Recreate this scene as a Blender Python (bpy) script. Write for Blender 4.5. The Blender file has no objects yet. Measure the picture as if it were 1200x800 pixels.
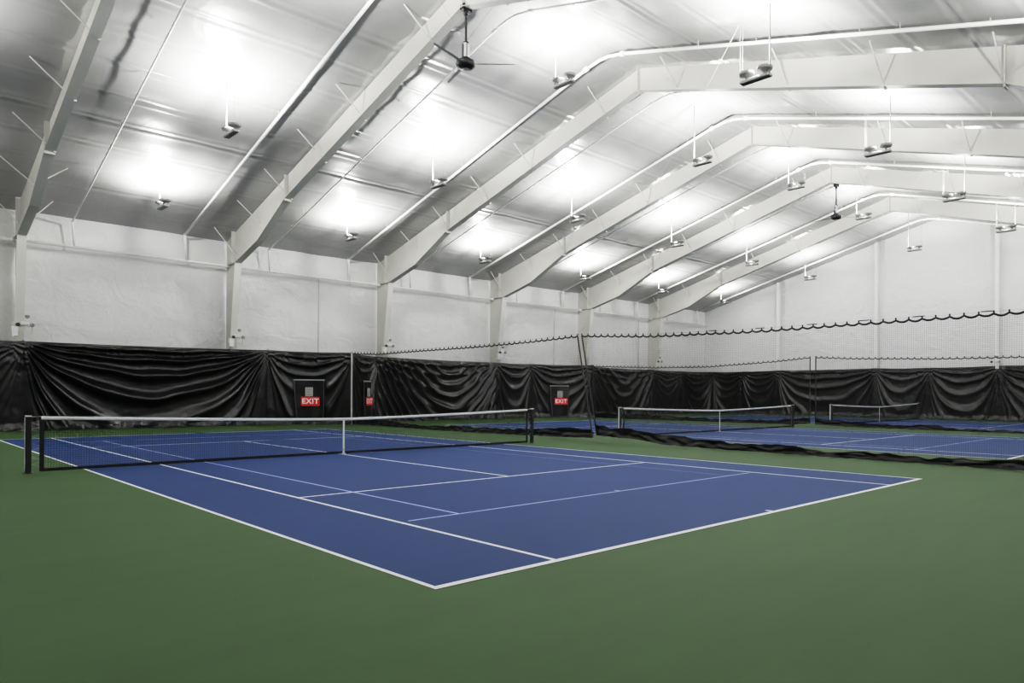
import bpy, bmesh, math, random
from mathutils import Vector, Matrix, noise
random.seed(7)
SC = bpy.context.scene
COL = SC.collection
PI = math.pi

# ------------------------------------------------------------------ helpers
def link(o, parent=None):
    COL.objects.link(o)
    if parent is not None:
        o.parent = parent
    return o

def tag(o, label, cat, group=None, kind=None):
    o['label'] = label
    o['category'] = cat
    if group: o['group'] = group
    if kind: o['kind'] = kind
    return o

def thing(name, label, cat, loc=(0, 0, 0), rz=0.0, group=None):
    o = bpy.data.objects.new(name, None)
    o.empty_display_size = 0.2
    o.location = loc
    o.rotation_euler = (0, 0, rz)
    link(o)
    return tag(o, label, cat, group)

class MB:
    """collects geometry and links it as ONE mesh object"""
    def __init__(self):
        self.v = []; self.f = []
    def add(self, vs, fs):
        b = len(self.v)
        self.v += [tuple(x) for x in vs]
        self.f += [tuple(b + i for i in f) for f in fs]
        return self
    def box(self, c, s, rot=None):
        hx, hy, hz = s[0] / 2, s[1] / 2, s[2] / 2
        vs = [Vector((x, y, z)) for x in (-hx, hx) for y in (-hy, hy) for z in (-hz, hz)]
        if rot is not None: vs = [rot @ v for v in vs]
        c = Vector(c)
        return self.add([v + c for v in vs], [(0, 1, 3, 2), (4, 6, 7, 5), (0, 4, 5, 1), (2, 3, 7, 6), (0, 2, 6, 4), (1, 5, 7, 3)])
    def cham(self, c, s, b):
        """box with chamfered vertical and horizontal edges"""
        hx, hy, hz = s[0] / 2, s[1] / 2, s[2] / 2
        rings = []
        for z, k in ((-hz, b), (-hz + b, 0), (hz - b, 0), (hz, b)):
            X, Y = hx - k, hy - k
            rings.append([(X - b, -Y, z), (X, -Y + b, z), (X, Y - b, z), (X - b, Y, z), (-X + b, Y, z), (-X, Y - b, z), (-X, -Y + b, z), (-X + b, -Y, z)])
        vs = [Vector(p) + Vector(c) for r in rings for p in r]
        fs = [tuple(range(7, -1, -1)), tuple(range(24, 32))]
        for i in range(3):
            for j in range(8):
                fs.append((i * 8 + j, i * 8 + (j + 1) % 8, i * 8 + 8 + (j + 1) % 8, i * 8 + 8 + j))
        return self.add(vs, fs)
    def tube(self, pts, r, n=8, cap=True):
        pts = [Vector(p) for p in pts]
        rs = r if isinstance(r, (list, tuple)) else [r] * len(pts)
        vs = []; fs = []
        up = None
        for i, p in enumerate(pts):
            a = pts[max(i - 1, 0)]; c = pts[min(i + 1, len(pts) - 1)]
            t = (c - a).normalized()
            if up is None:
                ref = Vector((0, 0, 1)) if abs(t.z) < 0.9 else Vector((1, 0, 0))
                up = (ref - t * ref.dot(t)).normalized()
            else:
                up = (up - t * up.dot(t)).normalized()
            s = t.cross(up)
            for k in range(n):
                a_ = 2 * PI * k / n
                vs.append(p + (up * math.cos(a_) + s * math.sin(a_)) * rs[i])
        for i in range(len(pts) - 1):
            for k in range(n):
                fs.append((i * n + k, i * n + (k + 1) % n, (i + 1) * n + (k + 1) % n, (i + 1) * n + k))
        if cap:
            fs.append(tuple(range(n - 1, -1, -1)))
            fs.append(tuple((len(pts) - 1) * n + k for k in range(n)))
        return self.add(vs, fs)
    def lathe(self, prof, c=(0, 0, 0), n=20, rot=None):
        vs = []; fs = []
        c = Vector(c)
        for r, z in prof:
            for k in range(n):
                v = Vector((r * math.cos(2 * PI * k / n), r * math.sin(2 * PI * k / n), z))
                if rot is not None: v = rot @ v
                vs.append(v + c)
        for i in range(len(prof) - 1):
            for k in range(n):
                fs.append((i * n + k, i * n + (k + 1) % n, (i + 1) * n + (k + 1) % n, (i + 1) * n + k))
        fs.append(tuple(range(n - 1, -1, -1)))
        fs.append(tuple((len(prof) - 1) * n + k for k in range(n)))
        return self.add(vs, fs)
    def prism(self, poly, axis, a, b):
        """extrude a 2-D polygon along an axis ('x': poly is (y,z))"""
        n = len(poly)
        mk = (lambda p, t: (t, p[0], p[1])) if axis == 'x' else ((lambda p, t: (p[0], t, p[1])) if axis == 'y' else (lambda p, t: (p[0], p[1], t)))
        vs = [mk(p, a) for p in poly] + [mk(p, b) for p in poly]
        fs = [tuple(range(n - 1, -1, -1)), tuple(range(n, 2 * n))]
        for i in range(n):
            fs.append((i, (i + 1) % n, n + (i + 1) % n, n + i))
        return self.add(vs, fs)
    def grid(self, nu, nv, fn):
        vs = [fn(i / nu, j / nv) for j in range(nv + 1) for i in range(nu + 1)]
        fs = [(j * (nu + 1) + i, j * (nu + 1) + i + 1, (j + 1) * (nu + 1) + i + 1, (j + 1) * (nu + 1) + i) for j in range(nv) for i in range(nu)]
        return self.add(vs, fs)
    def build(self, name, mat, parent=None, smooth=False, fix=True):
        me = bpy.data.meshes.new(name)
        me.from_pydata(self.v, [], self.f)
        if fix:
            bm = bmesh.new(); bm.from_mesh(me)
            bmesh.ops.recalc_face_normals(bm, faces=bm.faces)
            bm.to_mesh(me); bm.free()
        if smooth:
            me.polygons.foreach_set('use_smooth', [True] * len(me.polygons))
        me.materials.append(mat)
        me.update()
        return link(bpy.data.objects.new(name, me), parent)

def copy_tree(o, parent=None):
    c = o.copy(); COL.objects.link(c)
    if parent is not None: c.parent = parent
    for ch in list(o.children): copy_tree(ch, c)
    return c

def lerp_tab(tab, x):
    if x <= tab[0][0]: return tab[0][1]
    for (a, p), (b, q) in zip(tab, tab[1:]):
        if x <= b: return p + (q - p) * (x - a) / (b - a)
    return tab[-1][1]

# ------------------------------------------------------------------ materials
def srgb(r, g, b):
    f = lambda c: c / 12.92 if c <= 0.04045 else ((c + 0.055) / 1.055) ** 2.4
    return (f(r / 255), f(g / 255), f(b / 255), 1)

def mat(name, col, rough=0.5, spec=0.5, metal=0.0, var=0.0, vscale=3.0, bump=0.0, bscale=20.0, stretch=(1, 1, 1), detail=4.0, emit=None, estr=0.0, coat=0.0):
    m = bpy.data.materials.new(name); m.use_nodes = True
    nt = m.node_tree; N = nt.nodes; L = nt.links
    b = N['Principled BSDF']
    b.inputs['Roughness'].default_value = rough
    b.inputs['Specular IOR Level'].default_value = spec
    b.inputs['Metallic'].default_value = metal
    b.inputs['Base Color'].default_value = col
    if coat: b.inputs['Coat Weight'].default_value = coat
    tc = N.new('ShaderNodeTexCoord'); mp = N.new('ShaderNodeMapping')
    mp.inputs['Scale'].default_value = stretch
    L.new(tc.outputs['Object'], mp.inputs['Vector'])
    if var > 0:
        nz = N.new('ShaderNodeTexNoise'); nz.inputs['Scale'].default_value = vscale; nz.inputs['Detail'].default_value = detail
        L.new(mp.outputs['Vector'], nz.inputs['Vector'])
        mx = N.new('ShaderNodeMix'); mx.data_type = 'RGBA'
        mx.inputs[6].default_value = tuple(c * (1 - var) for c in col[:3]) + (1,)
        mx.inputs[7].default_value = tuple(min(1, c * (1 + var)) for c in col[:3]) + (1,)
        rp = N.new('ShaderNodeMapRange'); rp.inputs[1].default_value = 0.3; rp.inputs[2].default_value = 0.7
        L.new(nz.outputs['Fac'], rp.inputs[0]); L.new(rp.outputs[0], mx.inputs[0])
        L.new(mx.outputs[2], b.inputs['Base Color'])
    if bump > 0:
        n2 = N.new('ShaderNodeTexNoise'); n2.inputs['Scale'].default_value = bscale; n2.inputs['Detail'].default_value = 5
        L.new(mp.outputs['Vector'], n2.inputs['Vector'])
        bp = N.new('ShaderNodeBump'); bp.inputs['Strength'].default_value = 1.0; bp.inputs['Distance'].default_value = bump
        L.new(n2.outputs['Fac'], bp.inputs['Height']); L.new(bp.outputs['Normal'], b.inputs['Normal'])
    if emit:
        b.inputs['Emission Color'].default_value = emit; b.inputs['Emission Strength'].default_value = estr
    return m

def wrinkled(name, col, rough, spec, scale=(1, 1, 1), dist=0.02, wscale=0.9):
    """vinyl facing: broad buckles, fine crumple lines and faint horizontal tape seams"""
    m = bpy.data.materials.new(name); m.use_nodes = True
    nt = m.node_tree; N = nt.nodes; L = nt.links
    b = N['Principled BSDF']; b.inputs['Roughness'].default_value = rough; b.inputs['Specular IOR Level'].default_value = spec
    tc = N.new('ShaderNodeTexCoord'); mp = N.new('ShaderNodeMapping'); mp.inputs['Scale'].default_value = scale
    L.new(tc.outputs['Object'], mp.inputs['Vector'])
    n1 = N.new('ShaderNodeTexNoise'); n1.inputs['Scale'].default_value = wscale; n1.inputs['Detail'].default_value = 3; n1.inputs['Distortion'].default_value = 1.2
    n2 = N.new('ShaderNodeTexNoise'); n2.inputs['Scale'].default_value = wscale * 3.2; n2.inputs['Detail'].default_value = 6; n2.inputs['Distortion'].default_value = 2.0
    n2.noise_type = 'RIDGED_MULTIFRACTAL'
    for n in (n1, n2): L.new(mp.outputs['Vector'], n.inputs['Vector'])
    ad = N.new('ShaderNodeMath'); ad.operation = 'MULTIPLY_ADD'; ad.inputs[1].default_value = 0.16
    L.new(n2.outputs['Fac'], ad.inputs[0]); L.new(n1.outputs['Fac'], ad.inputs[2])
    bp = N.new('ShaderNodeBump'); bp.inputs['Strength'].default_value = 1.0; bp.inputs['Distance'].default_value = dist
    L.new(ad.outputs[0], bp.inputs['Height']); L.new(bp.outputs['Normal'], b.inputs['Normal'])
    mx = N.new('ShaderNodeMix'); mx.data_type = 'RGBA'
    mx.inputs[6].default_value = tuple(c * 0.93 for c in col[:3]) + (1,); mx.inputs[7].default_value = col
    L.new(n1.outputs['Fac'], mx.inputs[0]); L.new(mx.outputs[2], b.inputs['Base Color'])
    return m

def court_paint(name, col, patch, rough=0.6):
    """acrylic court coating: broad mottling, long squeegee streaks, fine grit"""
    m = bpy.data.materials.new(name); m.use_nodes = True
    nt = m.node_tree; N = nt.nodes; L = nt.links
    b = N['Principled BSDF']; b.inputs['Roughness'].default_value = 0.7; b.inputs['Specular IOR Level'].default_value = 0.10
    tc = N.new('ShaderNodeTexCoord')
    n1 = N.new('ShaderNodeTexNoise'); n1.inputs['Scale'].default_value = 0.35; n1.inputs['Detail'].default_value = 5
    L.new(tc.outputs['Object'], n1.inputs['Vector'])
    mp = N.new('ShaderNodeMapping'); mp.inputs['Scale'].default_value = (0.35, 2.6, 1); mp.inputs['Rotation'].default_value = (0, 0, 0.5)
    L.new(tc.outputs['Object'], mp.inputs['Vector'])
    n2 = N.new('ShaderNodeTexNoise'); n2.inputs['Scale'].default_value = 1.3; n2.inputs['Detail'].default_value = 6
    L.new(mp.outputs['Vector'], n2.inputs['Vector'])
    av = N.new('ShaderNodeMath'); av.operation = 'MULTIPLY_ADD'; av.inputs[1].default_value = 0.5
    hv = N.new('ShaderNodeMath'); hv.operation = 'MULTIPLY'; hv.inputs[1].default_value = 0.5
    L.new(n1.outputs['Fac'], hv.inputs[0]); L.new(n2.outputs['Fac'], av.inputs[0]); L.new(hv.outputs[0], av.inputs[2])
    rp = N.new('ShaderNodeMapRange'); rp.inputs[1].default_value = 0.33; rp.inputs[2].default_value = 0.67
    L.new(av.outputs[0], rp.inputs[0])
    mx = N.new('ShaderNodeMix'); mx.data_type = 'RGBA'; mx.inputs[6].default_value = patch; mx.inputs[7].default_value = col
    L.new(rp.outputs[0], mx.inputs[0]); L.new(mx.outputs[2], b.inputs['Base Color'])
    n3 = N.new('ShaderNodeTexNoise'); n3.inputs['Scale'].default_value = 220; n3.inputs['Detail'].default_value = 2
    L.new(tc.outputs['Object'], n3.inputs['Vector'])
    bp = N.new('ShaderNodeBump'); bp.inputs['Strength'].default_value = 0.25; bp.inputs['Distance'].default_value = 0.002
    L.new(n3.outputs['Fac'], bp.inputs['Height']); L.new(bp.outputs['Normal'], b.inputs['Normal'])
    return m

M = {}
M['green'] = court_paint('green_court_coating', (0.043, 0.083, 0.030, 1), (0.036, 0.072, 0.026, 1))
M['blue'] = court_paint('blue_court_coating', (0.0125, 0.037, 0.125, 1), (0.0105, 0.032, 0.110, 1))
M['line'] = mat('white_line_paint', (0.80, 0.80, 0.80, 1), 0.55, 0.3, var=0.05, vscale=6)
M['youth'] = mat('pale_blue_line_paint', (0.30, 0.37, 0.64, 1), 0.55, 0.3, var=0.05, vscale=6)
M['worn'] = mat('worn_pale_blue_line_paint', (0.075, 0.12, 0.30, 1), 0.6, 0.2, var=0.3, vscale=2)
M['wall'] = wrinkled('white_wall_vinyl', (0.80, 0.80, 0.80, 1), 0.6, 0.3, (1, 1, 1.3), 0.09, 0.8)
M['liner'] = wrinkled('white_roof_liner', (0.305, 0.305, 0.305, 1), 0.30, 0.7, (1, 0.6, 1), 0.012, 1.1)
M['frame'] = mat('warm_white_steel_paint', (0.56, 0.555, 0.52, 1), 0.5, 0.35, var=0.03, vscale=1.5)
M['rod'] = mat('galvanised_brace_steel', (0.62, 0.62, 0.61, 1), 0.45, 0.5, var=0.04, vscale=5)
M['stem'] = mat('fixture_stem_paint', (0.20, 0.20, 0.20, 1), 0.5, 0.3, var=0.03, vscale=4)
M['pipe'] = mat('white_pipe_paint', (0.88, 0.88, 0.87, 1), 0.4, 0.5, var=0.03, vscale=4)
M['vinyl'] = mat('black_curtain_vinyl', (0.006, 0.0063, 0.0066, 1), 0.29, 0.45, var=0.2, vscale=1.2, bump=0.006, bscale=9)
M['skirt'] = mat('black_skirt_vinyl', (0.005, 0.005, 0.0053, 1), 0.42, 0.22, var=0.3, vscale=4, bump=0.01, bscale=12)
M['thread'] = mat('black_net_cord', (0.012, 0.012, 0.012, 1), 0.7, 0.3, var=0.1, vscale=30)
M['black'] = mat('black_powder_coat', (0.010, 0.010, 0.011, 1), 0.45, 0.5, var=0.1, vscale=20)
M['white'] = mat('white_vinyl_tape', (0.80, 0.80, 0.79, 1), 0.5, 0.4, var=0.04, vscale=8)
M['strap'] = mat('white_net_strap', (0.78, 0.78, 0.77, 1), 0.6, 0.3, var=0.04, vscale=30)
M['steel'] = mat('brushed_steel', (0.55, 0.56, 0.57, 1), 0.35, 0.5, metal=0.8, var=0.05, vscale=15)
M['grey'] = mat('mid_grey_plastic', (0.30, 0.30, 0.30, 1), 0.5, 0.4, var=0.05, vscale=15)
M['dark'] = mat('dark_grey_metal', (0.06, 0.06, 0.06, 1), 0.45, 0.5, var=0.1, vscale=15)
M['head'] = mat('grey_reflector_enamel', (0.27, 0.27, 0.265, 1), 0.4, 0.4, var=0.03, vscale=10)
M['fix'] = mat('fixture_bar_enamel', (0.36, 0.36, 0.355, 1), 0.4, 0.4, var=0.03, vscale=10)
M['box'] = mat('white_fixture_enamel', (0.72, 0.72, 0.71, 1), 0.4, 0.5, var=0.03, vscale=10)
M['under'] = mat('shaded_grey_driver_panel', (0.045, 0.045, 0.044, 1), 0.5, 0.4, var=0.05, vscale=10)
M['lens'] = mat('lamp_lens', (0.9, 0.9, 0.9, 1), 0.3, 0.5, var=0.01, vscale=3, emit=(1, 1, 1, 1), estr=6.0)
M['red'] = mat('red_sign_face', srgb(215, 38, 40), 0.4, 0.4, var=0.04, vscale=8)
M['letter'] = mat('white_sign_lettering', (0.85, 0.85, 0.85, 1), 0.45, 0.4, var=0.02, vscale=8)
M['paper'] = mat('grey_placard', (0.24, 0.25, 0.25, 1), 0.6, 0.3, var=0.2, vscale=14)
M['cable'] = mat('grey_wire', (0.20, 0.20, 0.20, 1), 0.5, 0.4, var=0.05, vscale=15)
M['trimgrey'] = mat('pale_grey_pole', (0.5, 0.5, 0.5, 1), 0.45, 0.4, var=0.05, vscale=15)

# ------------------------------------------------------------------ building dimensions (metres)
XL, XR = -6.62, 48.82
YN, YB = -6.45, 30.25
RY, RZ, SL = 11.9, 13.5, 0.268
FR = [1.30 + 7.92 * k for k in range(6)]           # portal frame planes
MID = [5.26 + 7.92 * k for k in range(6)]           # bay centres
def ceil_z(y): return RZ - SL * abs(y - RY)

def structure(o):
    o['kind'] = 'structure'; return o

# floor
structure(MB().grid(40, 30, lambda u, v: (XL + (XR - XL) * u, YN + (YB - YN) * v, 0)).build('floor', M['green']))
# walls with gently buckled facing
def wob(p, a, s): return a * noise.noise(Vector(p) * s)
def wall_fn_y(y0, sgn):
    def fn(u, v):
        x = XL + (XR - XL) * u; z = -0.02 + 8.75 * v
        return (x, y0 + sgn * (wob((x, 3.1, z * 1.4), 0.05, 0.8) + 0.03 * math.sin(z * 2.1 + 1.4)), z)
    return fn
structure(MB().grid(240, 60, wall_fn_y(YB + 0.05, 1)).build('wall_back', M['wall'], smooth=True))
structure(MB().grid(60, 20, wall_fn_y(YN - 0.05, -1)).build('wall_near', M['wall'], smooth=True))
def wall_fn_x(x0, sgn):
    def fn(u, v):
        y = YN - 0.1 + (YB - YN + 0.2) * u; top = ceil_z(y) + 0.15; z = -0.02 + top * v
        return (x0 + sgn * wob((7.7, y, z * 0.8), 0.04, 0.7), y, z)
    return fn
structure(MB().grid(180, 60, wall_fn_x(XR + 0.05, 1)).build('wall_right', M['wall'], smooth=True))
structure(MB().grid(60, 20, wall_fn_x(XL - 0.05, -1)).build('wall_left', M['wall'], smooth=True))
# unseen black backdrop standing in for curtains behind the camera, darkens reflections and foreground
structure(MB().box(((XL + XR) / 2, YN + 0.10, 1.72), (XR - XL - 0.3, 0.04, 3.42)).build('backdrop_near', M['vinyl']))
structure(MB().box((XL + 0.10, (YN + YB) / 2, 1.72), (0.04, YB - YN - 2.4, 3.42)).build('backdrop_left', M['vinyl']))
# ceiling: white liner that sags between purlins and is pinched along them
def liner_z(x, y):
    d = abs(y - RY)
    k = (d - 0.5) / 1.52
    f = k - math.floor(k)
    w = min(f, 1 - f) * 1.52                        # distance from the nearest purlin line
    sag = 0.030 * math.sin(PI * f)
    pin = 0.026 * math.exp(-((w - 0.15) / 0.05) ** 2)
    z = ceil_z(y) - sag - pin
    z += 0.035 * noise.noise(Vector((x * 0.35, y * 0.9, 1.7))) + 0.020 * noise.noise(Vector((x * 1.0, y * 1.9, 5.0)))
    return z
def ceil_fn(u, v):
    x = XL - 0.1 + (XR - XL + 0.2) * u; y = YN - 0.1 + (YB - YN + 0.2) * v
    return (x, y, liner_z(x, y) + 0.06)
structure(MB().grid(230, 520, ceil_fn).build('ceiling', M['liner'], smooth=True))

# ------------------------------------------------------------------ tennis courts
def court(x0, label):
    t = thing('tennis_court', label, 'tennis court', (x0, 0, 0), 0, 'blue tennis courts')
    W, Lg = 10.97, 23.77
    MB().box((W / 2, Lg / 2, 0.0015), (W, Lg, 0.003)).build('playing_surface', M['blue'], t)
    def seg(name, xa, xb, ya, yb, m, z=0.0045):
        MB().box(((xa + xb) / 2, (ya + yb) / 2, z - 0.0005), (xb - xa, yb - ya, 0.001)).build(name, m, t)
    for ya in (0, Lg - 0.08): seg('baseline', 0, W, ya, ya + 0.08, M['line'], 0.0050)
    for xa in (0, W - 0.05): seg('doubles_sideline', xa, xa + 0.05, 0.08, Lg - 0.08, M['line'])
    for xa in (1.37, 9.55): seg('singles_sideline', xa, xa + 0.05, 0.08, Lg - 0.08, M['line'])
    for ya in (5.485, 18.235): seg('service_line', 1.42, 9.55, ya, ya + 0.05, M['line'])
    seg('centre_service_line', 5.46, 5.51, 5.535, 18.235, M['line'])
    for ya in (0.08, Lg - 0.18): seg('centre_mark', 5.46, 5.51, ya, ya + 0.10, M['line'])
    for ya in (2.74, 20.99): seg('youth_baseline', 1.52, 9.45, ya, ya + 0.04, M['youth'], 0.0042)
    for ya in (2.78, 20.89): seg('youth_centre_mark', 5.465, 5.505, ya, ya + 0.10, M['youth'], 0.0042)
    for xa, ym in ((2.265, 'youth'), (8.665, 'worn')): seg('youth_sideline', xa, xa + 0.04, 2.78, 20.99, M[ym], 0.0040)
    return t
CX = [0.0, 17.05, 33.93]
court(CX[0], 'large blue court nearest the camera, left of both netting dividers')
court(CX[1], 'middle blue court between the two netting dividers')
court(CX[2], 'farthest blue court behind the second netting divider, by the end wall')

# ------------------------------------------------------------------ tennis nets
NY = 11.885
def top_z(x):                                        # x from centre
    return 0.914 + 0.156 * (abs(x) / 6.2) ** 1.35 if abs(x) < 6.3 else 1.07
def tennis_net(xc, label):
    t = thing('tennis_net', label, 'tennis net', (xc, NY, 0), 0, 'tennis nets across the blue courts')
    for s in (-1, 1):
        p = MB().cham((s * 6.4, 0, 0.535), (0.095, 0.095, 1.07), 0.012).build('post', M['black'], t)
        MB().cham((s * 6.4, 0, 1.078), (0.10, 0.10, 0.022), 0.006).build('post_cap', M['white'], p)
        MB().lathe([(0.085, 0.0), (0.085, 0.015), (0.06, 0.03)], (s * 6.4, 0, 0), 16).build('ground_sleeve', M['black'], p)
        MB().box((s * 6.452, 0, 0.56), (0.008, 0.05, 1.0)).build('edge_strip', M['white'], p)
    w = MB().cham((6.4, 0.07, 0.72), (0.07, 0.09, 0.16), 0.012)
    w.tube([(6.4, 0.10, 0.72), (6.4, 0.16, 0.72), (6.52, 0.17, 0.74)], 0.012)
    w.build('net_winder', M['black'], t)
    xs = [-6.18 + 12.36 * i / 48 for i in range(49)]
    hb = MB()
    hb.grid(48, 8, lambda u, v: (-6.2 + 12.4 * u, 0.013 * math.cos(2 * PI * v), top_z(-6.2 + 12.4 * u) - 0.030 + 0.033 * math.sin(2 * PI * v)))
    hb.build('headband', M['white'], t, smooth=True)
    MB().tube([(-6.42, 0, 1.06)] + [(x, 0, top_z(x) + 0.002) for x in xs] + [(6.42, 0, 1.06)], 0.006, 6).build('net_cable', M['steel'], t)
    # netting
    n = MB(); TR = 0.0021
    zb = 0.06
    nx = int(12.36 / 0.0445)
    for i in range(nx + 1):
        x = -6.18 + 12.36 * i / nx
        n.tube([(x, 0, zb), (x, 0, top_z(x) - 0.05)], TR, 4, False)
    for k in range(22):
        f = k / 22
        n.tube([(x, 0, zb + (top_z(x) - 0.05 - zb) * f) for x in xs[::3]], TR, 4, False)
    # doubled upper courses
    for i in range(nx):
        x = -6.18 + 12.36 * (i + 0.5) / nx
        n.tube([(x, 0.012, top_z(x) - 0.24), (x, 0.012, top_z(x) - 0.05)], TR * 0.8, 4, False)
    o = n.build('netting', M['thread'], t, fix=False)
    o['kind'] = 'stuff'
    MB().grid(48, 1, lambda u, v: (-6.2 + 12.4 * u, -0.004, zb - 0.035 + 0.06 * v)).build('bottom_hem', M['thread'], t)
    for s in (-1, 1):
        MB().box((s * 6.19, 0, 0.53), (0.075, 0.006, 1.0)).build('side_hem', M['thread'], t)
        l = MB()
        for k in range(7):
            z = 0.12 + 0.13 * k
            l.tube([(s * 6.22, 0, z), (s * 6.36, 0.0, z + 0.05), (s * 6.22, 0, z + 0.09)], 0.0035, 5)
        l.build('lacing', M['grey'], t)
    MB().box((0, -0.018, 0.46), (0.05, 0.006, 0.915)).build('centre_strap', M['strap'], t)
    MB().cham((0, -0.016, 0.13), (0.06, 0.014, 0.06), 0.004).build('strap_buckle', M['steel'], t)
    MB().box((0, 0, 0.018), (0.12, 0.06, 0.036)).build('ground_anchor', M['steel'], t)
    return t
tennis_net(5.485, 'long tennis net with white headband across the nearest court')
tennis_net(22.52, 'tennis net standing on the middle court behind the first divider')
tennis_net(39.40, 'small distant tennis net on the farthest court before the end wall curtain')

# ------------------------------------------------------------------ portal frames
# rafter soffit as (distance from the ridge, height), back half; mirrored for the near half
BOT = [(0.0, 12.66), (11.75, 9.36), (14.45, 8.07), (16.9, 7.44)]
def bot_z(d): return lerp_tab(BOT, d)
def portal_frame(x, label):
    t = thing('portal_frame', label, 'steel frame', (x, RY, 0), 0, 'white steel portal frames under the roof')
    tw, fw, ft = 0.012, 0.30, 0.018
    for s in (1, -1):
        far = s == 1
        ys = [0.0, 3, 6, 9, 11.75, 14.45, 16.7]
        top = [(s * d, ceil_z(RY + d) - 0.03) for d in (0, 4, 8, 12, 15, 17.2, 18.33)]
        low = [(s * 16.9, 7.44), (s * 14.45, 8.07), (s * 11.75, 9.36), (0, 12.66)]
        poly = top + [(s * 18.33, 7.44)] + low
        MB().prism(poly, 'x', -tw / 2, tw / 2).build('rafter_web', M['frame'], t)
        fl = MB()
        for (a, b), (c, d) in zip(low, low[1:]):
            L_ = math.hypot(c - a, d - b); nx_, nz_ = -(d - b) / L_, (c - a) / L_
            if nz_ > 0: nx_, nz_ = -nx_, -nz_
            fl.prism([(a, b), (c, d), (c + nx_ * ft, d + nz_ * ft), (a + nx_ * ft, b + nz_ * ft)], 'x', -fw / 2, fw / 2)
        fl.build('bottom_flange', M['frame'], t)
        # column: tapered web with inner and outer flange
        cin_t, cin_b, cout = 16.95, 17.95, 18.33
        c = MB()
        c.prism([(s * cin_t, 7.44), (s * cout, 7.44), (s * cout, 0), (s * cin_b, 0)], 'x', -tw / 2, tw / 2)
        c.prism([(s * cin_t, 7.44), (s * (cin_t - ft), 7.44), (s * (cin_b - ft), 0), (s * cin_b, 0)], 'x', -fw / 2, fw / 2)
        c.build('column', M['frame'], t)
        # bolted end plate above the column, knee stiffener plate, splice plates on the rafter
        e = MB().box((0, s * 17.35, (7.44 + 8.98) / 2), (fw, 0.03, 8.98 - 7.44))
        for k in range(6):
            for q in (-1, 1):
                e.box((q * 0.09, s * (17.35 - 0.02), 7.62 + k * 0.23), (0.035, 0.03, 0.035))
        e.build('end_plate', M['frame'], t)
        MB().box((0, s * 17.6, 7.43), (fw, 1.44, 0.02)).build('knee_stiffener', M['frame'], t)
        for d in (11.75,):
            zt, zb = ceil_z(RY + d) - 0.04, bot_z(d)
            MB().box((0, s * d, (zt + zb - 0.1) / 2), (fw, 0.035, zt - zb + 0.10)).build('splice_plate', M['frame'], t)
        # flange braces to the purlins
        for d in (1.7, 5.85, 8.75, 11.7, 14.45, 17.1):
            zb = bot_z(d) + 0.01 if d < 14 else bot_z(d) + 0.75 if d < 17 else 7.75
            for q in (-1, 1):
                if q == 1 and d < 14: continue
                zt = ceil_z(RY + d) - 0.02
                a = Vector((q * 0.02 if d > 14 else -q * 0.10, s * d, zb)); b = Vector((q * 0.98, s * d, zt))
                m = MB().tube([a, b], 0.022, 6)
                if d < 14: m.box((-q * 0.13, s * d, zb - 0.03), (0.07, 0.07, 0.05))
                m.build('flange_brace', M['rod'], t)
    MB().box((0, 0, (RZ - 0.05 + 12.58) / 2), (fw, 0.035, RZ - 12.6)).build('ridge_plate', M['frame'], t)
    return t
FL = ['first steel frame at the far left edge, nearest the camera', 'second steel frame from the left, its top running out above the black fan',
      'third steel frame from the left, wide haunch over the left exit signs', 'fourth steel frame from the left, knee above the right exit sign',
      'fifth steel frame from the left, knee above the gap in the first divider', 'sixth and farthest steel frame, last before the white end wall']
for x, l in zip(FR, FL): portal_frame(x, l)

# end-wall columns
for y, l in ((23.3, 'slim white end wall column nearest the back corner'), (15.7, 'slim white end wall column left of the roof ridge'),
             (8.1, 'slim white end wall column at the right edge of view')):
    z = ceil_z(y) - 0.05
    m = MB()
    m.box((48.60, y, z / 2), (0.25, 0.012, z)); m.box((48.48, y, z / 2), (0.014, 0.20, z)); m.box((48.72, y, z / 2), (0.014, 0.20, z))
    tag(m.build('wind_column', M['pipe']), l, 'column', 'end wall columns')

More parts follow.
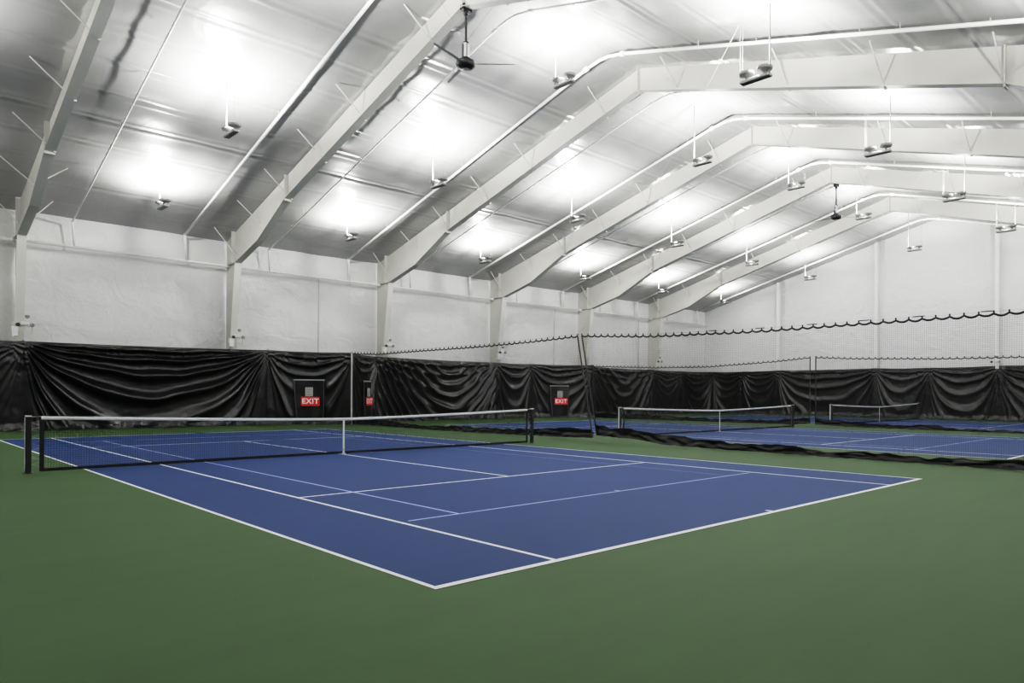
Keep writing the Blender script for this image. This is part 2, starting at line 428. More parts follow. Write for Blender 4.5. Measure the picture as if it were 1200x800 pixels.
# ------------------------------------------------------------------ sprinkler pipes
def sprinkler_line(x, d, r, label, xmain):
    t = thing('sprinkler_pipe', label, 'pipe', (x, RY, 0), 0, 'sprinkler pipes running up the roof slope')
    def P(y): return Vector((0, y - RY, ceil_z(y) - d))
    far = [Vector((0, 29.75 - RY, ceil_z(29.75) - d))] + [P(y) for y in (24, 18)] + [P(12.75)]
    near = [P(11.05)] + [P(y) for y in (6, 0, -6)]
    MB().tube(far, r, 8).build('back_slope_pipe', M['pipe'], t, smooth=True)
    MB().tube(near, r, 8).build('near_slope_pipe', M['pipe'], t, smooth=True)
    MB().tube([P(12.75), Vector((0, 12.1 - RY, P(12.1).z - 0.06)), Vector((0, 11.7 - RY, P(11.7).z - 0.06)), P(11.05)], r, 8).build('ridge_pipe', M['pipe'], t, smooth=True)
    for y in (12.75, 11.05):
        p = P(y); a = (P(y + 0.08) - P(y - 0.08))
        MB().tube([p - a * 0.5, p + a * 0.5], r * 1.6, 8).build('coupling', M['pipe'], t)
    z0 = ceil_z(29.75) - d
    MB().tube([(0, 29.75 - RY, z0 + r), (0, 29.75 - RY, z0 - 0.1), (0.08, 29.8 - RY, 7.40)], r * 1.1, 8).build('drop_pipe', M['pipe'], t, smooth=True)
    for y in (27.2, 24.1, 21.0, 17.8, 14.7, 9.0, 6.0, 3.0, 0.0):
        p = P(y)
        h = MB().tube([p, p + Vector((0, 0, 0.10))], 0.012, 6)
        h.lathe([(0.004, 0.0), (0.03, 0.01), (0.03, 0.016), (0.004, 0.02)], p + Vector((0, 0, 0.10)), 8)
        h.build('sprinkler_head', M['steel'], t)
    for y in (26, 20, 14, 8, 2):
        p = P(y)
        MB().tube([p, p + Vector((0, 0, d + 0.03))], 0.008, 5).build('hanger', M['rod'], t)
    return t
SN = ['first and second frames', 'second and third frames', 'third and fourth frames', 'fourth and fifth frames', 'fifth and sixth frames', 'sixth frame and end wall']
for k, m in enumerate(MID):
    sprinkler_line(m - 2.2, 0.34, 0.035, 'thin sprinkler pipe, left of the two, between ' + SN[k], 0)
    sprinkler_line(m + 2.0, 0.20, 0.055, 'thick white sprinkler pipe, right of the two, between ' + SN[k], 0)
m = MB().tube([(XL + 0.3, 29.82, 7.37), (48.5, 29.82, 7.37)], 0.055, 10)
for x in FR: m.tube([(x - 0.2, 29.82, 7.37), (x - 0.1, 29.82, 7.37)], 0.085, 10)
tag(m.build('sprinkler_main', M['pipe'], smooth=True), 'long horizontal white pipe along the back wall at column tops', 'pipe')
for x, z0, z1, l in ((13.65, 0.0, 7.3, 'vertical grey conduit on back wall above the leftmost exit sign'),
                     (30.4, 0.0, 7.2, 'vertical grey conduit on back wall above the right exit sign'),
                     (39.4, 0.0, 7.2, 'vertical grey conduit on back wall near the sixth frame')):
    tag(MB().tube([(x, 29.98, z0), (x, 29.98, z1)], 0.035, 8).build('conduit', M['trimgrey']), l, 'conduit', 'conduits on the back wall')

# ------------------------------------------------------------------ uplight fixtures
def light_fixture(first=[None]):
    if first[0] is not None:
        t = bpy.data.objects.new('pendant_uplight', None); link(t)
        for ch in first[0]: copy_tree(ch, t)
        return t
    t = bpy.data.objects.new('pendant_uplight', None); link(t)
    MB().cham((0, 0, 0.045), (0.20, 0.86, 0.075), 0.012).build('driver_box', M['fix'], t)
    MB().box((0, 0, 0.002), (0.15, 0.80, 0.008)).build('bottom_panel', M['under'], t)
    for s in (-1, 1):
        h = MB().lathe([(0.045, 0.075), (0.045, 0.15), (0.10, 0.18), (0.185, 0.205), (0.20, 0.235), (0.20, 0.28), (0.185, 0.28), (0.15, 0.26)], (0.0, s * 0.26, 0.0), 20)
        hd = h.build('lamp_head', M['head'], t, smooth=False)
        MB().lathe([(0.15, 0.268), (0.15, 0.272)], (0.0, s * 0.26, 0.0), 20).build('lens', M['lens'], hd)
    first[0] = list(t.children)
    return t
LAB_ROW = {25.8: 'lowest one near the back wall', 18.85: 'middle one of the far roof slope', 11.85: 'one under the roof ridge', 4.85: 'one on the near roof slope'}
RIDGE_Z = {1: 11.62, 2: 10.85, 3: 11.5, 4: 11.45, 5: 10.80, 0: 11.3}
POWER = 780.0
FILL = 430.0
def add_lamp(x, y, z, k=1.0):
    ld = bpy.data.lights.new('uplight_lamp', 'AREA'); ld.shape = 'RECTANGLE'; ld.size = 0.20; ld.size_y = 0.42
    ld.energy = POWER * k; ld.spread = math.radians(160); ld.color = (1.0, 0.985, 0.955)
    lo = bpy.data.objects.new('uplight_lamp', ld); lo.location = (x, y, z); lo.rotation_euler = (PI, 0, 0); link(lo)
    ld = bpy.data.lights.new('wall_fill', 'POINT'); ld.energy = FILL * k; ld.shadow_soft_size = 0.06; ld.color = (1.0, 0.985, 0.955)  # added point fill at each fixture, brightens walls and curtains below the uplights
    lo = bpy.data.objects.new('wall_fill', ld); lo.location = (x, y, z + 0.10); link(lo)
for y in (25.8, 18.85, 11.85, 4.85, -2.1): add_lamp(-2.66, y, {25.8: 8.96, 18.85: 10.04, 11.85: 11.6, 4.85: 9.98, -2.1: 8.94}[y], 0.45)
for k, m in enumerate(MID):
    for y in (25.8, 18.85, 11.85, 4.85, -2.1):
        z = {25.8: 8.62, 18.85: 9.70, 11.85: RIDGE_Z[k], 4.85: 9.64, -2.1: 8.6}[y]
        add_lamp(m, y, z + 0.34, 0.55 if k == 5 else 0.85 if k == 4 else 1.0)
        if y < 0 or (k == 0 and y < 18): continue          # outside the picture: lamp only
        t = light_fixture()
        t.location = (m, y, z)
        tag(t, 'pendant twin uplight between %s, %s' % (SN[k], LAB_ROW[y]), 'light fixture', 'pendant uplights under the roof')
        s = 1 if y > 11 else -1
        zt = liner_z(m, y + s * 0.40) + 0.06 - z
        MB().tube([(0, s * 0.40, 0.10), (0, s * 0.40, zt)], 0.018, 8).build('stem', M['stem'], t)
        MB().lathe([(0.05, zt - 0.04), (0.07, zt - 0.01), (0.07, zt)], (0, s * 0.40, 0), 12).build('ceiling_canopy', M['pipe'], t)
        for q in (-0.06, 0.06):
            zt2 = liner_z(m + q, y - s * 0.42) + 0.06 - z
            MB().tube([(q, -s * 0.42, 0.11), (q, -s * 0.42, zt2)], 0.003, 5).build('hanger_wire', M['stem'], t)

# ------------------------------------------------------------------ ceiling fans
def fan(x, z, label, rot):
    t = thing('ceiling_fan', label, 'ceiling fan', (x, RY, 0), 0, 'black ceiling fans under the ridge')
    zt = 12.64
    b = MB().cham((0, 0, zt - 0.05), (0.34, 0.16, 0.07), 0.01)
    b.cham((-0.12, 0, zt + 0.02), (0.05, 0.2, 0.14), 0.01).cham((0.12, 0, zt + 0.02), (0.05, 0.2, 0.14), 0.01)
    b.lathe([(0.07, zt - 0.2), (0.07, zt - 0.09)], (0, 0, 0), 14)
    b.build('mounting_clamp', M['black'], t)
    MB().tube([(0, 0, zt - 0.1), (0, 0, z + 0.62)], 0.035, 10).build('downrod', M['black'], t)
    MB().lathe([(0.09, z + 0.60), (0.09, z + 0.64), (0.04, z + 0.66)], (0, 0, 0), 16).build('rod_collar', M['black'], t)
    MB().lathe([(0.085, z + 0.16), (0.085, z + 0.60)], (0, 0, 0), 18).build('motor_sleeve', M['steel'], t, smooth=False)
    MB().tube([(-0.12, 0, z + 0.14), (-0.12, 0, z + 0.56)], 0.02, 8).build('control_cable', M['black'], t)
    MB().lathe([(0.10, z + 0.20), (0.14, z + 0.17), (0.15, z + 0.12), (0.27, z + 0.08), (0.29, z + 0.0), (0.26, z - 0.07), (0.16, z - 0.12), (0.06, z - 0.125)], (0, 0, 0), 24).build('motor_housing', M['black'], t, smooth=True)
    MB().lathe([(0.09, z - 0.13), (0.07, z - 0.145), (0.03, z - 0.15)], (0, 0, 0), 16).build('hub_cap', M['grey'], t)
    for k in range(3):
        a = rot + k * 2 * PI / 3
        R_ = Matrix.Rotation(a, 3, 'Z') @ Matrix.Rotation(0.10, 3, 'X')
        bl = MB()
        vs = []
        for r, w in ((0.22, 0.04), (0.45, 0.055), (0.9, 0.05), (1.35, 0.04), (1.42, 0.025)):
            for yy, zz in ((-w, -0.006), (0, 0.012), (w, -0.004), (0, -0.010)):
                vs.append(R_ @ Vector((r, yy, zz)) + Vector((0, 0, z + 0.02)))
        fs = [(i * 4 + j, i * 4 + (j + 1) % 4, i * 4 + 4 + (j + 1) % 4, i * 4 + 4 + j) for i in range(4) for j in range(4)] + [(3, 2, 1, 0), (16, 17, 18, 19)]
        bl.add(vs, fs).build('blade', M['grey'], t)
    for dx, dy in ((0.75, 0.1), (-0.6, 0.3)):
        MB().tube([(0, 0, z + 0.66), (dx * 1.6, dy * 1.6, 13.35 - abs(dy) * 0.5)], 0.005, 5).build('guy_wire', M['cable'], t)
    return t
fan(9.24, 11.02, 'black ceiling fan on a long rod hanging at the top of the picture', -PI / 4)
fan(33.55, 10.95, 'small distant black ceiling fan below the fifth frame ridge', -PI / 4 + 0.1)

# ------------------------------------------------------------------ black backdrop curtains
HT = 3.45
def curtain(A, B, label, seed, sag=0.75, amp=0.09, F=5.5, p=0.8, door=None, zt=(3.45, 3.45), cen=0.5, deep=1.0, loop=None, extra=0):
    A = Vector((A[0], A[1], 0)); B = Vector((B[0], B[1], 0))
    d = (B - A).normalized(); A = A - d * 0.03; B = B + d * 0.03
    W = (B - A).length
    nrm = Vector((d.y, -d.x, 0))                       # towards the room
    t = thing('backdrop_curtain', label, 'curtain', A, 0, 'black vinyl curtains hung along the walls')
    rnd = random.Random(seed)
    ph = rnd.uniform(0, 6.28)
    nu = max(24, int(W / 0.035)); nv = 96
    off = seed * 13.7
    rough = [rnd.uniform(0.45, 1.15) for _ in range(64)]
    def fn(u, v):
        H = zt[0] + (zt[1] - zt[0]) * u
        s0 = u * W
        z = H * (1 - v)
        dep = H - z
        # warp u so that the lowest point of the swags lies at cen
        uu = u ** (math.log(0.5) / math.log(cen))
        S = max(1e-4, 4 * uu * (1 - uu)) ** p
        sfam = dep / S
        sw = sfam * (1 + 0.16 * noise.noise(Vector((s0 * 0.55, z * 0.55, off)))) + 0.10 * noise.noise(Vector((s0 * 0.9, z * 0.9, off)))
        phase = F * math.log(1 + max(0, sw) / sag)
        i = int(math.floor(phase)) % 64
        fr = phase - math.floor(phase)
        A1 = rough[i] * (1 - fr) + rough[(i + 1) % 64] * fr
        fold = (0.5 - 0.5 * math.cos(2 * PI * (phase + ph))) ** 2.2 * A1
        rr = min(math.hypot(s0, dep), math.hypot(W - s0, dep))
        en = min(1, rr / 0.9) * min(1, dep / 0.15) * math.exp(-(sfam / (9.0 * deep)) ** 4)
        q = amp * fold * en
        # steep gathers beside the pegs
        for side in (s0, W - s0):
            if side < 1.3:
                ang = side / max(0.15, dep)
                q += 0.05 * (0.5 + 0.5 * math.sin(ang * 21 + seed)) * min(1, dep / 0.8) * math.exp(-(side / 0.75) ** 2)
        # loops that fall from points along the top edge
        if loop:
            xc, c_, k_, a_ = loop
            w_ = dep + c_ * (s0 - xc * W) ** 2
            ph2 = k_ * max(0.0, w_ + 0.22 * noise.noise(Vector((s0 * 0.8, z * 0.8, off + 40)))) ** 0.8
            i2 = int(math.floor(ph2)) % 64; f2 = ph2 - math.floor(ph2)
            A2 = rough[(i2 + 9) % 64] * (1 - f2) + rough[(i2 + 10) % 64] * f2
            q += a_ * A2 * (0.5 - 0.5 * math.cos(2 * PI * ph2)) ** 1.8 * min(1, dep / 0.3 + 0.15) * min(1, s0 / 0.5) * min(1, (W - s0) / 0.5)
        # small scallops between the top clips
        s2 = (s0 / 1.22 + 0.3 * seed) % 1.0
        q += 0.055 * (0.5 - 0.5 * math.cos(2 * PI * 1.7 * math.log(1 + dep / max(0.02, (4 * s2 * (1 - s2)) ** 0.8) / 0.16))) * math.exp(-(dep / 0.6) ** 2) * min(1, dep / 0.1)
        # fine crumples
        q += 0.020 * noise.noise(Vector((s0 * 1.6, z * 1.6, off + 3))) + 0.007 * noise.noise(Vector((s0 * 5, z * 5, off + 9)))
        if extra: q += extra * (0.5 + 0.5 * math.sin(s0 * 9 + 2 * noise.noise(Vector((s0, z * 0.4, off))))) * max(0, 1 - dep / 2.6) * min(1, dep / 0.2)
        if door:
            k = max(0, min(1, (s0 - door[0] + 0.25) / 0.3)) * max(0, min(1, (door[1] + 0.25 - s0) / 0.3)) * (1 if z < door[2] else max(0, 1 - (z - door[2]) / 0.25))
            q = q * (1 - 0.85 * k) - 0.02 * k
        # bottom edge crumples onto the floor
        b = max(0, (0.34 - z) / 0.34)
        q += b * b * (0.16 + 0.14 * noise.noise(Vector((s0 * 2.2, 0, off + 20)))) + b * 0.08 * noise.noise(Vector((s0 * 6, z * 8, off)))
        zz = z
        if z < 0.3: zz = max(0.006, z + 0.07 * b * noise.noise(Vector((s0 * 3, 4, off))))
        dip = 0.035 * math.sin(PI * u) * (1 - v)
        P = d * s0 + nrm * q
        return (P.x, P.y, zz - dip if zz > 0.1 else zz)
    MB().grid(nu, nv, fn).build('curtain_fabric', M['vinyl'], t, smooth=True, fix=False)
    h = MB(); n = max(2, int(W / 0.6))
    h.tube([d * (W * i / n) + Vector((0, 0, zt[0] + (zt[1] - zt[0]) * i / n - 0.035 * math.sin(PI * i / n) + 0.004)) for i in range(n + 1)], 0.012, 6)
    h.build('top_hem', M['black'], t)
    for s in (0.0, W):
        e = d * min(max(s, 0.03), W - 0.03) + Vector((0, 0, zt[0] if s == 0 else zt[1]))
        MB().box(e + Vector((0, 0, 0.02)), (0.05, 0.05, 0.09)).build('hanging_clip', M['steel'], t)
    if door:
        a, b, hz = door
        ang = math.atan2(d.y, d.x)
        R_ = Matrix.Rotation(ang, 3, 'Z')
        f = MB()
        def ff(u, v):
            s0 = a + (b - a) * u + 0.05 * (v - 0.5) * (1 if u > 0.5 else -1) * v; z = hz - (hz - 0.12) * v
            P = d * s0 + nrm * (0.10 + 0.03 * noise.noise(Vector((s0 * 2, z * 1.3, off))) + 0.02 * math.sin(u * PI * 4 + z) * v)
            return (P.x, P.y, z)
        f.grid(20, 40, ff)
        fo = f.build('door_flap', M['vinyl'], t, smooth=True, fix=False)
        MB().box(d * ((a + b) / 2) + nrm * 0.12 + Vector((0, 0, hz)), (b - a + 0.1, 0.03, 0.06), R_).build('flap_batten', M['grey'], fo)
        for s0 in (a, b):
            MB().tube([d * s0 + nrm * 0.11 + Vector((0, 0, hz)), d * (s0 + 0.02) + nrm * 0.12 + Vector((0, 0, 1.2)), d * (s0 + (0.16 if s0 == a else -0.02)) + nrm * 0.15 + Vector((0, 0, 0.10))], 0.022, 6).build('flap_edge', M['dark'], fo)
    return t
C = curtain
YC = 29.3
C((-6.4, YC), (1.42, YC), 'black curtain at the far left edge, left of the first steel column', 3, F=3.5, zt=(3.42, 3.42), amp=0.06)
C((1.42, YC), (10.8, YC), 'widest black curtain, deep swag folds behind the near net', 5, sag=0.8, amp=0.32, F=2.7, p=0.95, zt=(3.43, 3.52), cen=0.46)
C((10.8, YC), (14.1, 27.4), 'angled black curtain with door flap left of the grey pole, leftmost exit sign on it', 8, sag=0.45, amp=0.12, F=2.4, door=(1.23, 2.55, 2.14), zt=(3.52, 3.48), deep=0.55)
C((14.1, 27.4), (16.55, YC), 'narrow black curtain just right of the grey pole, seen at a steep angle', 9, sag=0.45, amp=0.12, F=2.4, door=(1.26, 2.2, 2.12), zt=(3.48, 3.45), deep=0.55)
C((16.55, YC), (24.85, YC), 'black curtain with tall looping folds behind the right half of the near net', 11, sag=0.9, amp=0.10, F=2.6, p=0.8, zt=(3.45, 3.42), cen=0.55, extra=0.03, loop=(0.58, 0.27, 2.0, 0.20))
C((24.85, YC), (27.68, YC), 'narrow black curtain left of the right exit sign, near net post before it', 14, sag=0.6, amp=0.15, F=2.2, zt=(3.42, 3.42), deep=0.7)
C((27.68, YC), (31.0, 27.0), 'angled black curtain carrying the right exit sign on its door flap', 17, sag=0.45, amp=0.13, F=2.4, door=(1.30, 2.46, 2.05), zt=(3.42, 3.40), deep=0.55)
C((31.0, 27.0), (33.6, YC), 'thin edge-on strip of black curtain between the black pole and the long looped curtain', 18, sag=0.5, amp=0.05, F=3.2, zt=(3.40, 3.42), deep=0.55)
C((33.6, YC), (40.3, YC), 'black curtain with long thin loops right behind the middle net post', 21, sag=0.9, amp=0.07, F=2.6, p=0.6, zt=(3.42, 3.40), cen=0.5, loop=(0.5, 0.36, 1.4, 0.17))
C((40.3, YC), (43.9, YC), 'flat dark curtain behind the middle net, left of the double swag curtain', 23, sag=0.5, amp=0.06, F=3.0, zt=(3.40, 3.38), deep=0.5)
C((43.9, YC), (48.40, YC), 'black curtain with shiny swags at the back right corner', 26, sag=0.7, amp=0.22, F=3.2, p=0.8, zt=(3.38, 3.45), extra=0.03)
XC = 48.35
C((XC, YC - 0.1), (XC, 26.4), 'black end wall curtain panel touching the back corner', 27, sag=0.7, amp=0.20, F=3.0, p=0.7, zt=(3.44, 3.40))
C((XC, 26.4), (XC, 23.2), 'smooth dark end wall curtain under the first end wall column', 29, sag=0.45, amp=0.06, F=2.6, zt=(3.42, 3.46), deep=0.5)
C((XC, 23.2), (XC, 15.6), 'broad end wall curtain with sweeping folds behind the divider gap', 31, sag=0.9, amp=0.16, F=2.6, p=0.75, zt=(3.46, 3.47))
C((XC, 15.6), (XC, 12.1), 'end wall curtain behind the farthest net', 33, sag=0.6, amp=0.09, F=2.2, zt=(3.47, 3.44))
C((XC, 12.1), (XC, 7.95), 'end wall curtain right of the farthest net post', 35, sag=0.7, amp=0.11, F=2.4, zt=(3.44, 3.48))
C((XC, 7.95), (XC, 0.4), 'black end wall curtain at the right edge of the picture', 37, sag=0.8, amp=0.15, F=2.6, p=0.75, zt=(3.48, 3.47))
tag(MB().tube([(14.08, 27.34, 0), (14.08, 27.34, 3.52)], 0.04, 10).build('curtain_pole', M['trimgrey']), 'slim pale grey upright pole where two angled curtains meet', 'pole')
tag(MB().tube([(30.98, 26.93, 0), (30.98, 26.93, 3.42)], 0.035, 10).build('curtain_pole', M['black']), 'slim black upright pole just right of the right exit sign', 'pole')

# ------------------------------------------------------------------ exit signs
_ft = bpy.data.curves.new('exit_text', 'FONT')
_ft.body = 'EXIT'; _ft.size = 0.34; _ft.align_x = 'CENTER'; _ft.align_y = 'CENTER'; _ft.extrude = 0.003; _ft.offset = 0.012; _ft.space_character = 1.12
_to = bpy.data.objects.new('exit_text_source', _ft); COL.objects.link(_to)
bpy.context.view_layer.update()
TXT = bpy.data.meshes.new_from_object(_to.evaluated_get(bpy.context.evaluated_depsgraph_get()))
bpy.data.objects.remove(_to)
TXT.materials.clear(); TXT.materials.append(M['letter'])
def exit_sign(A, B, s, z, label, plabel):
    A = Vector((A[0], A[1], 0)); B = Vector((B[0], B[1], 0)); d = (B - A).normalized(); n = Vector((d.y, -d.x, 0))
    P = A + d * s + n * 0.19 + Vector((0, 0, z))
    t = thing('exit_sign', label, 'sign', P, math.atan2(d.y, d.x), 'red exit signs on the curtain doors')
    MB().cham((0, 0, 0), (0.84, 0.02, 0.43), 0.006).build('sign_panel', M['red'], t)
    fr = MB()
    for (c, sz) in (((0, -0.011, 0.205), (0.84, 0.006, 0.02)), ((0, -0.011, -0.205), (0.84, 0.006, 0.02)), ((-0.41, -0.011, 0), (0.02, 0.006, 0.43)), ((0.41, -0.011, 0), (0.02, 0.006, 0.43))): fr.box(c, sz)
    fr.build('sign_border', M['red'], t)
    o = bpy.data.objects.new('lettering', TXT); link(o, t)
    o.location = (0, -0.014, 0); o.rotation_euler = (PI / 2, 0, 0)
    pt = thing('door_placard', plabel, 'placard', A + d * (s - 0.06) + n * 0.17 + Vector((0, 0, z + 0.46)), math.atan2(d.y, d.x), 'grey placards above the exit signs')
    MB().box((0, 0, 0), (0.34, 0.012, 0.42)).build('backing', M['trimgrey'], pt)
    g = MB()
    for i in range(6): g.box((0, -0.008, -0.16 + 0.064 * i), (0.28, 0.004, 0.035))
    g.build('printed_panel', M['paper'], pt)
    MB().tube([(0, 0, -0.21), (0.02, 0, -0.26)], 0.008, 5).build('hook', M['steel'], pt)
exit_sign((10.8, YC), (14.1, 27.4), 1.93, 1.11, 'red EXIT sign on the curtain left of the grey pole', 'grey placard above the leftmost exit sign')
exit_sign((14.1, 27.4), (16.55, YC), 1.78, 1.10, 'narrow looking red EXIT sign turned away, right of the grey pole', 'thin looking grey placard above the steeply angled exit sign')
exit_sign((27.68, YC), (31.0, 27.0), 1.95, 1.05, 'red EXIT sign on the curtain right of the near net post', 'grey placard above the rightmost exit sign')

# ------------------------------------------------------------------ netting dividers
def divider(xd, pieces, toptab, label, seed, wires):
    t = thing('divider_net', label, 'divider net', (xd, 0, 0), 0, 'netting dividers between the courts')
    rnd = random.Random(seed)
    def bow(y, z): return 0.05 * math.sin(y * 0.55) * (1 - z / 3.5) + 0.02 * noise.noise(Vector((y * 0.8, z * 0.8, seed)))
    for pi, (ya, yb, bottab, hemtab, shear) in enumerate(pieces):
        # ya > yb ; skirt from bottab to hemtab ; net above it
        Ly = ya - yb
        def zt(y): return lerp_tab(toptab, y)
        def zb(y): return lerp_tab(bottab, y)
        def zh(y):
            return lerp_tab(hemtab, y) + 0.06 * noise.noise(Vector((y * 1.1, seed, 2.2))) + 0.06 * noise.noise(Vector((y * 2.7, seed, 7.2)))
        def yy(y, z):  # the free edge beside the gap leans
            e = math.exp(-abs(y - shear[0]) / 0.6)
            return y + shear[1] * e * (1 - z / 3.5)
        n = MB(); TR = 0.0016
        nv = int(Ly / 0.046)
        for i in range(nv + 1):
            y = yb + Ly * i / nv
            a, b = zh(y), zt(y)
            n.tube([(bow(y, a + (b - a) * q), yy(y, a + (b - a) * q), a + (b - a) * q) for q in (0, 0.33, 0.67, 1)], TR, 3, False)
        nh = 68
        for k in range(nh + 1):
            f = k / nh; st = int(Ly / 0.45)
            pts = []
            for i in range(st + 1):
                y = yb + Ly * i / st; z = zh(y) + (zt(y) - zh(y)) * f
                pts.append((bow(y, z), yy(y, z), z))
            n.tube(pts, TR, 3, False)
        o = n.build('netting', M['thread'], t, fix=False); o['kind'] = 'stuff'
        # top rope hanging in scallops between the cable clips
        step = 0.29; nc = int(Ly / step); rp = MB(); pts = []
        for i in range(nc):
            for q in range(6):
                y = yb + Ly * (i + q / 6) / nc
                pts.append((0, y, zt(y) + 0.02 - 0.060 * math.sin(PI * q / 6) * (0.8 + 0.4 * noise.noise(Vector((i * 1.7, seed, 0))))))
        pts.append((0, ya, zt(ya) + 0.02))
        rp.tube(pts, 0.026, 5)
        for i in range(nc + 1):
            y = yb + Ly * i / nc
            rp.box((0, y, zt(y) + 0.05), (0.02, 0.03, 0.07))
        rp.build('top_rope', M['black'], t)
        MB().tube([(0, yb + Ly * i / 24, zt(yb + Ly * i / 24) + 0.065) for i in range(25)], 0.005, 5).build('support_cable', M['steel'], t)
        # skirt
        sk = MB(); ns = int(Ly / 0.06)
        def sf(u, v):
            y = yb + Ly * u; a, b = zb(y), zh(y)
            z = a + (b + 0.03 - a) * v
            low = 1 - v
            bx = 0.12 * low * noise.noise(Vector((y * 1.3, seed, 0.3))) - 0.05 * low * low + 0.09 * noise.noise(Vector((y * 3.2, v * 2.2, seed + 3.3))) * math.sin(PI * min(1, v * 1.2))
            return (bx + bow(y, z), yy(y, z), max(0.006, z + 0.02 * low * noise.noise(Vector((y * 4, 1, seed)))))
        sk.grid(ns, 12, sf)
        sk.build('bottom_skirt', M['skirt'], t, smooth=True, fix=False)
        # webbing along the free edge
        ye = ya if abs(ya - shear[0]) < abs(yb - shear[0]) else yb
        MB().tube([(0.0, yy(ye, z) , z) for z in (zt(ye), 2.6, 1.9, 1.2, 0.6, zb(ye))], 0.026, 6).build('edge_webbing', M['black'], t)
    for y in wires[0]:
        z = lerp_tab(toptab, y) + 0.03
        MB().box((0.02, y, z + 0.05), (0.03, 0.26, 0.022)).build('batten_clip', M['dark'], t)
    for (y0, y1, z1) in wires[1]:
        MB().tube([(0, y0, lerp_tab(toptab, y0) + 0.06), (0, y1, z1)], 0.004, 5).build('suspension_wire', M['rod'], t)
    return t
TOP1 = [(-6.3, 3.36), (1, 3.31), (5.5, 3.28), (9, 3.34), (11.95, 3.50), (14.5, 3.42), (17.5, 3.37), (22, 3.36), (25, 3.34), (27.4, 3.46)]
divider(14.1, [
    (27.35, 12.05, [(11.0, 0.16), (13, 0.06), (16, 0.02), (27, 0.01)], [(11.2, 0.42), (12.7, 0.37), (14.3, 0.22), (18.2, 0.21), (21, 0.13), (23, 0.17), (25, 0.30), (27, 0.28)], (12.05, -0.75)),
    (11.85, -6.2, [(0, 0.01), (6, 0.02), (8.3, 0.05), (9.5, 0.16), (11, 0.19)], [(-6, 0.2), (-0.95, 0.19), (0.7, 0.13), (1.3, 0.11), (1.64, 0.17), (2.44, 0.14), (3.5, 0.13), (4.45, 0.2), (5.7, 0.18), (7.1, 0.23), (8.3, 0.32), (9.6, 0.41), (11, 0.47)], (11.85, -0.75))],
    TOP1, 'black netting divider between the near and middle courts', 4, ([6.71, 5.22, 3.74, 2.42, 1.16, -0.25, -1.5, -2.8], [(11.95, 5.9, 11.8)]))
TOP2 = [(-6.3, 3.25), (2.8, 3.19), (6, 3.21), (10, 3.34), (11.95, 3.46), (14, 3.3), (18, 3.12), (22, 3.15), (27, 3.34)]
divider(31.0, [
    (26.9, 12.05, [(12, 0.12), (13, 0.04), (27, 0.01)], [(12.1, 0.36), (13, 0.30), (14.4, 0.2), (17, 0.16), (22, 0.25), (27, 0.3)], (12.05, 0.0)),
    (11.75, -6.2, [(0, 0.01), (9.8, 0.03), (11.8, 0.09)], [(-6, 0.1), (2.7, 0.10), (5.3, 0.09), (6.4, 0.24), (7.5, 0.14), (9.2, 0.24), (10.7, 0.27), (11.8, 0.35)], (11.75, 0.0))],
    TOP2, 'distant black netting divider between the middle and farthest courts', 6, ([], [(11.95, 6.6, 11.9)]))

# ------------------------------------------------------------------ emergency lights on the columns
def emergency(x, y, z, label, rz=0.0, boxdx=-0.25):
    t = thing('emergency_light', label, 'emergency light', (x, y, z), rz, 'emergency lights above the curtains')
    MB().cham((0, 0, 0), (0.30, 0.10, 0.14), 0.02).build('housing', M['box'], t)
    for s in (-1, 1):
        R_ = Matrix.Rotation(PI / 2 + 0.35, 3, 'X') @ Matrix.Rotation(s * 0.3, 3, 'Y')
        MB().lathe([(0.03, -0.02), (0.06, 0.0), (0.075, 0.09), (0.065, 0.095)], (s * 0.20, -0.04, -0.04), 14, R_).build('lamp_head', M['dark' if s < 0 else 'grey'], t)
    MB().lathe([(0.03, 0.20), (0.07, 0.23), (0.08, 0.30), (0.05, 0.33)], (0.08, 0.0, 0.0), 12).build('sensor', M['grey'], t)
    MB().prism([(-0.11, 0.0), (0.11, 0.0), (0.085, -0.36), (-0.085, -0.36)], 'y', -0.16, 0.02).build('battery_case', M['box'], t).location = (boxdx, 0, -0.14)
    MB().tube([(boxdx, 0.03, -0.18), (boxdx - 0.1, 0.03, -0.10), (0.0, 0.03, -0.09), (0.25, 0.03, -0.12), (0.22, 0.03, -0.4)], 0.012, 6).build('wire', M['trimgrey'], t)
    return t
EL = ['white emergency light with dark lamp heads on the first column', 'emergency light on the second column above the widest curtain', 'emergency light on the third column above the narrow angled curtain',
      'emergency light on the fourth column above the looping folds', None, 'emergency light on the sixth column above the middle net']
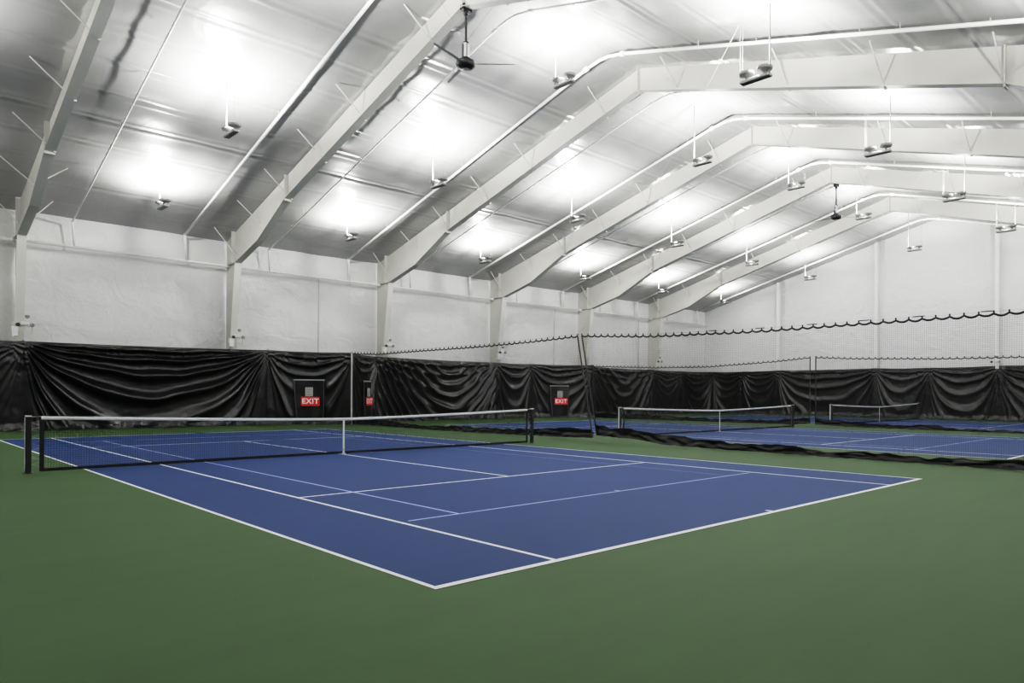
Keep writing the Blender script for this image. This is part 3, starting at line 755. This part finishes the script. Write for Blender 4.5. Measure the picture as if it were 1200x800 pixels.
for x, l in zip(FR, EL):
    if l: emergency(x + 0.16, 29.26, 4.12, l, 0.0, -0.32)
emergency(48.38, 8.1, 3.80, 'pale emergency light on the end wall column at right', -PI / 2, 0.1)

# ------------------------------------------------------------------ camera
f_px, cx, cy = 839.6128, 660.9593, 460.7513
yaw, roll = -0.785, -0.0061
Rm = Matrix.Rotation(yaw, 3, 'Z') @ Matrix.Rotation(roll, 3, 'Y')
r_, fw_, u_ = Rm.col[0], Rm.col[1], Rm.col[2]
cam = bpy.data.cameras.new('camera'); co = bpy.data.objects.new('camera', cam); link(co)
mw = Matrix(((r_[0], u_[0], -fw_[0], -3.3118), (r_[1], u_[1], -fw_[1], -4.7469), (r_[2], u_[2], -fw_[2], 1.568), (0, 0, 0, 1)))
co.matrix_world = mw
cam.sensor_fit = 'HORIZONTAL'; cam.sensor_width = 36.0
cam.lens = f_px * 36.0 / 1200.0
cam.shift_x = (600 - cx) / 1200.0
cam.shift_y = (cy - 400) / 1200.0
cam.clip_start = 0.05; cam.clip_end = 200
SC.camera = co

# ------------------------------------------------------------------ world and colour management
w = bpy.data.worlds.new('world'); SC.world = w; w.use_nodes = True
w.node_tree.nodes['Background'].inputs['Color'].default_value = (0.5, 0.5, 0.52, 1)
w.node_tree.nodes['Background'].inputs['Strength'].default_value = 0.1
SC.view_settings.view_transform = 'Standard'
SC.view_settings.look = 'None'
SC.view_settings.exposure = 0.0
# soft shoulder so the glow above each lamp rolls off to white
SC.view_settings.use_curve_mapping = True
cm = SC.view_settings.curve_mapping
cm.white_level = (6.0, 6.0, 6.0)
cc = cm.curves[3]
for px_, py_ in ((0.0030, 0.0085), (0.0085, 0.035), (0.033, 0.175), (0.085, 0.47), (0.17, 0.70), (0.35, 0.87), (0.60, 0.95)): cc.points.new(px_, py_)
cm.update()
SC.cycles.max_bounces = 10
SC.cycles.diffuse_bounces = 8
SC.cycles.glossy_bounces = 4
SC.cycles.caustics_reflective = False
SC.cycles.caustics_refractive = False
SC.cycles.sample_clamp_indirect = 8.0
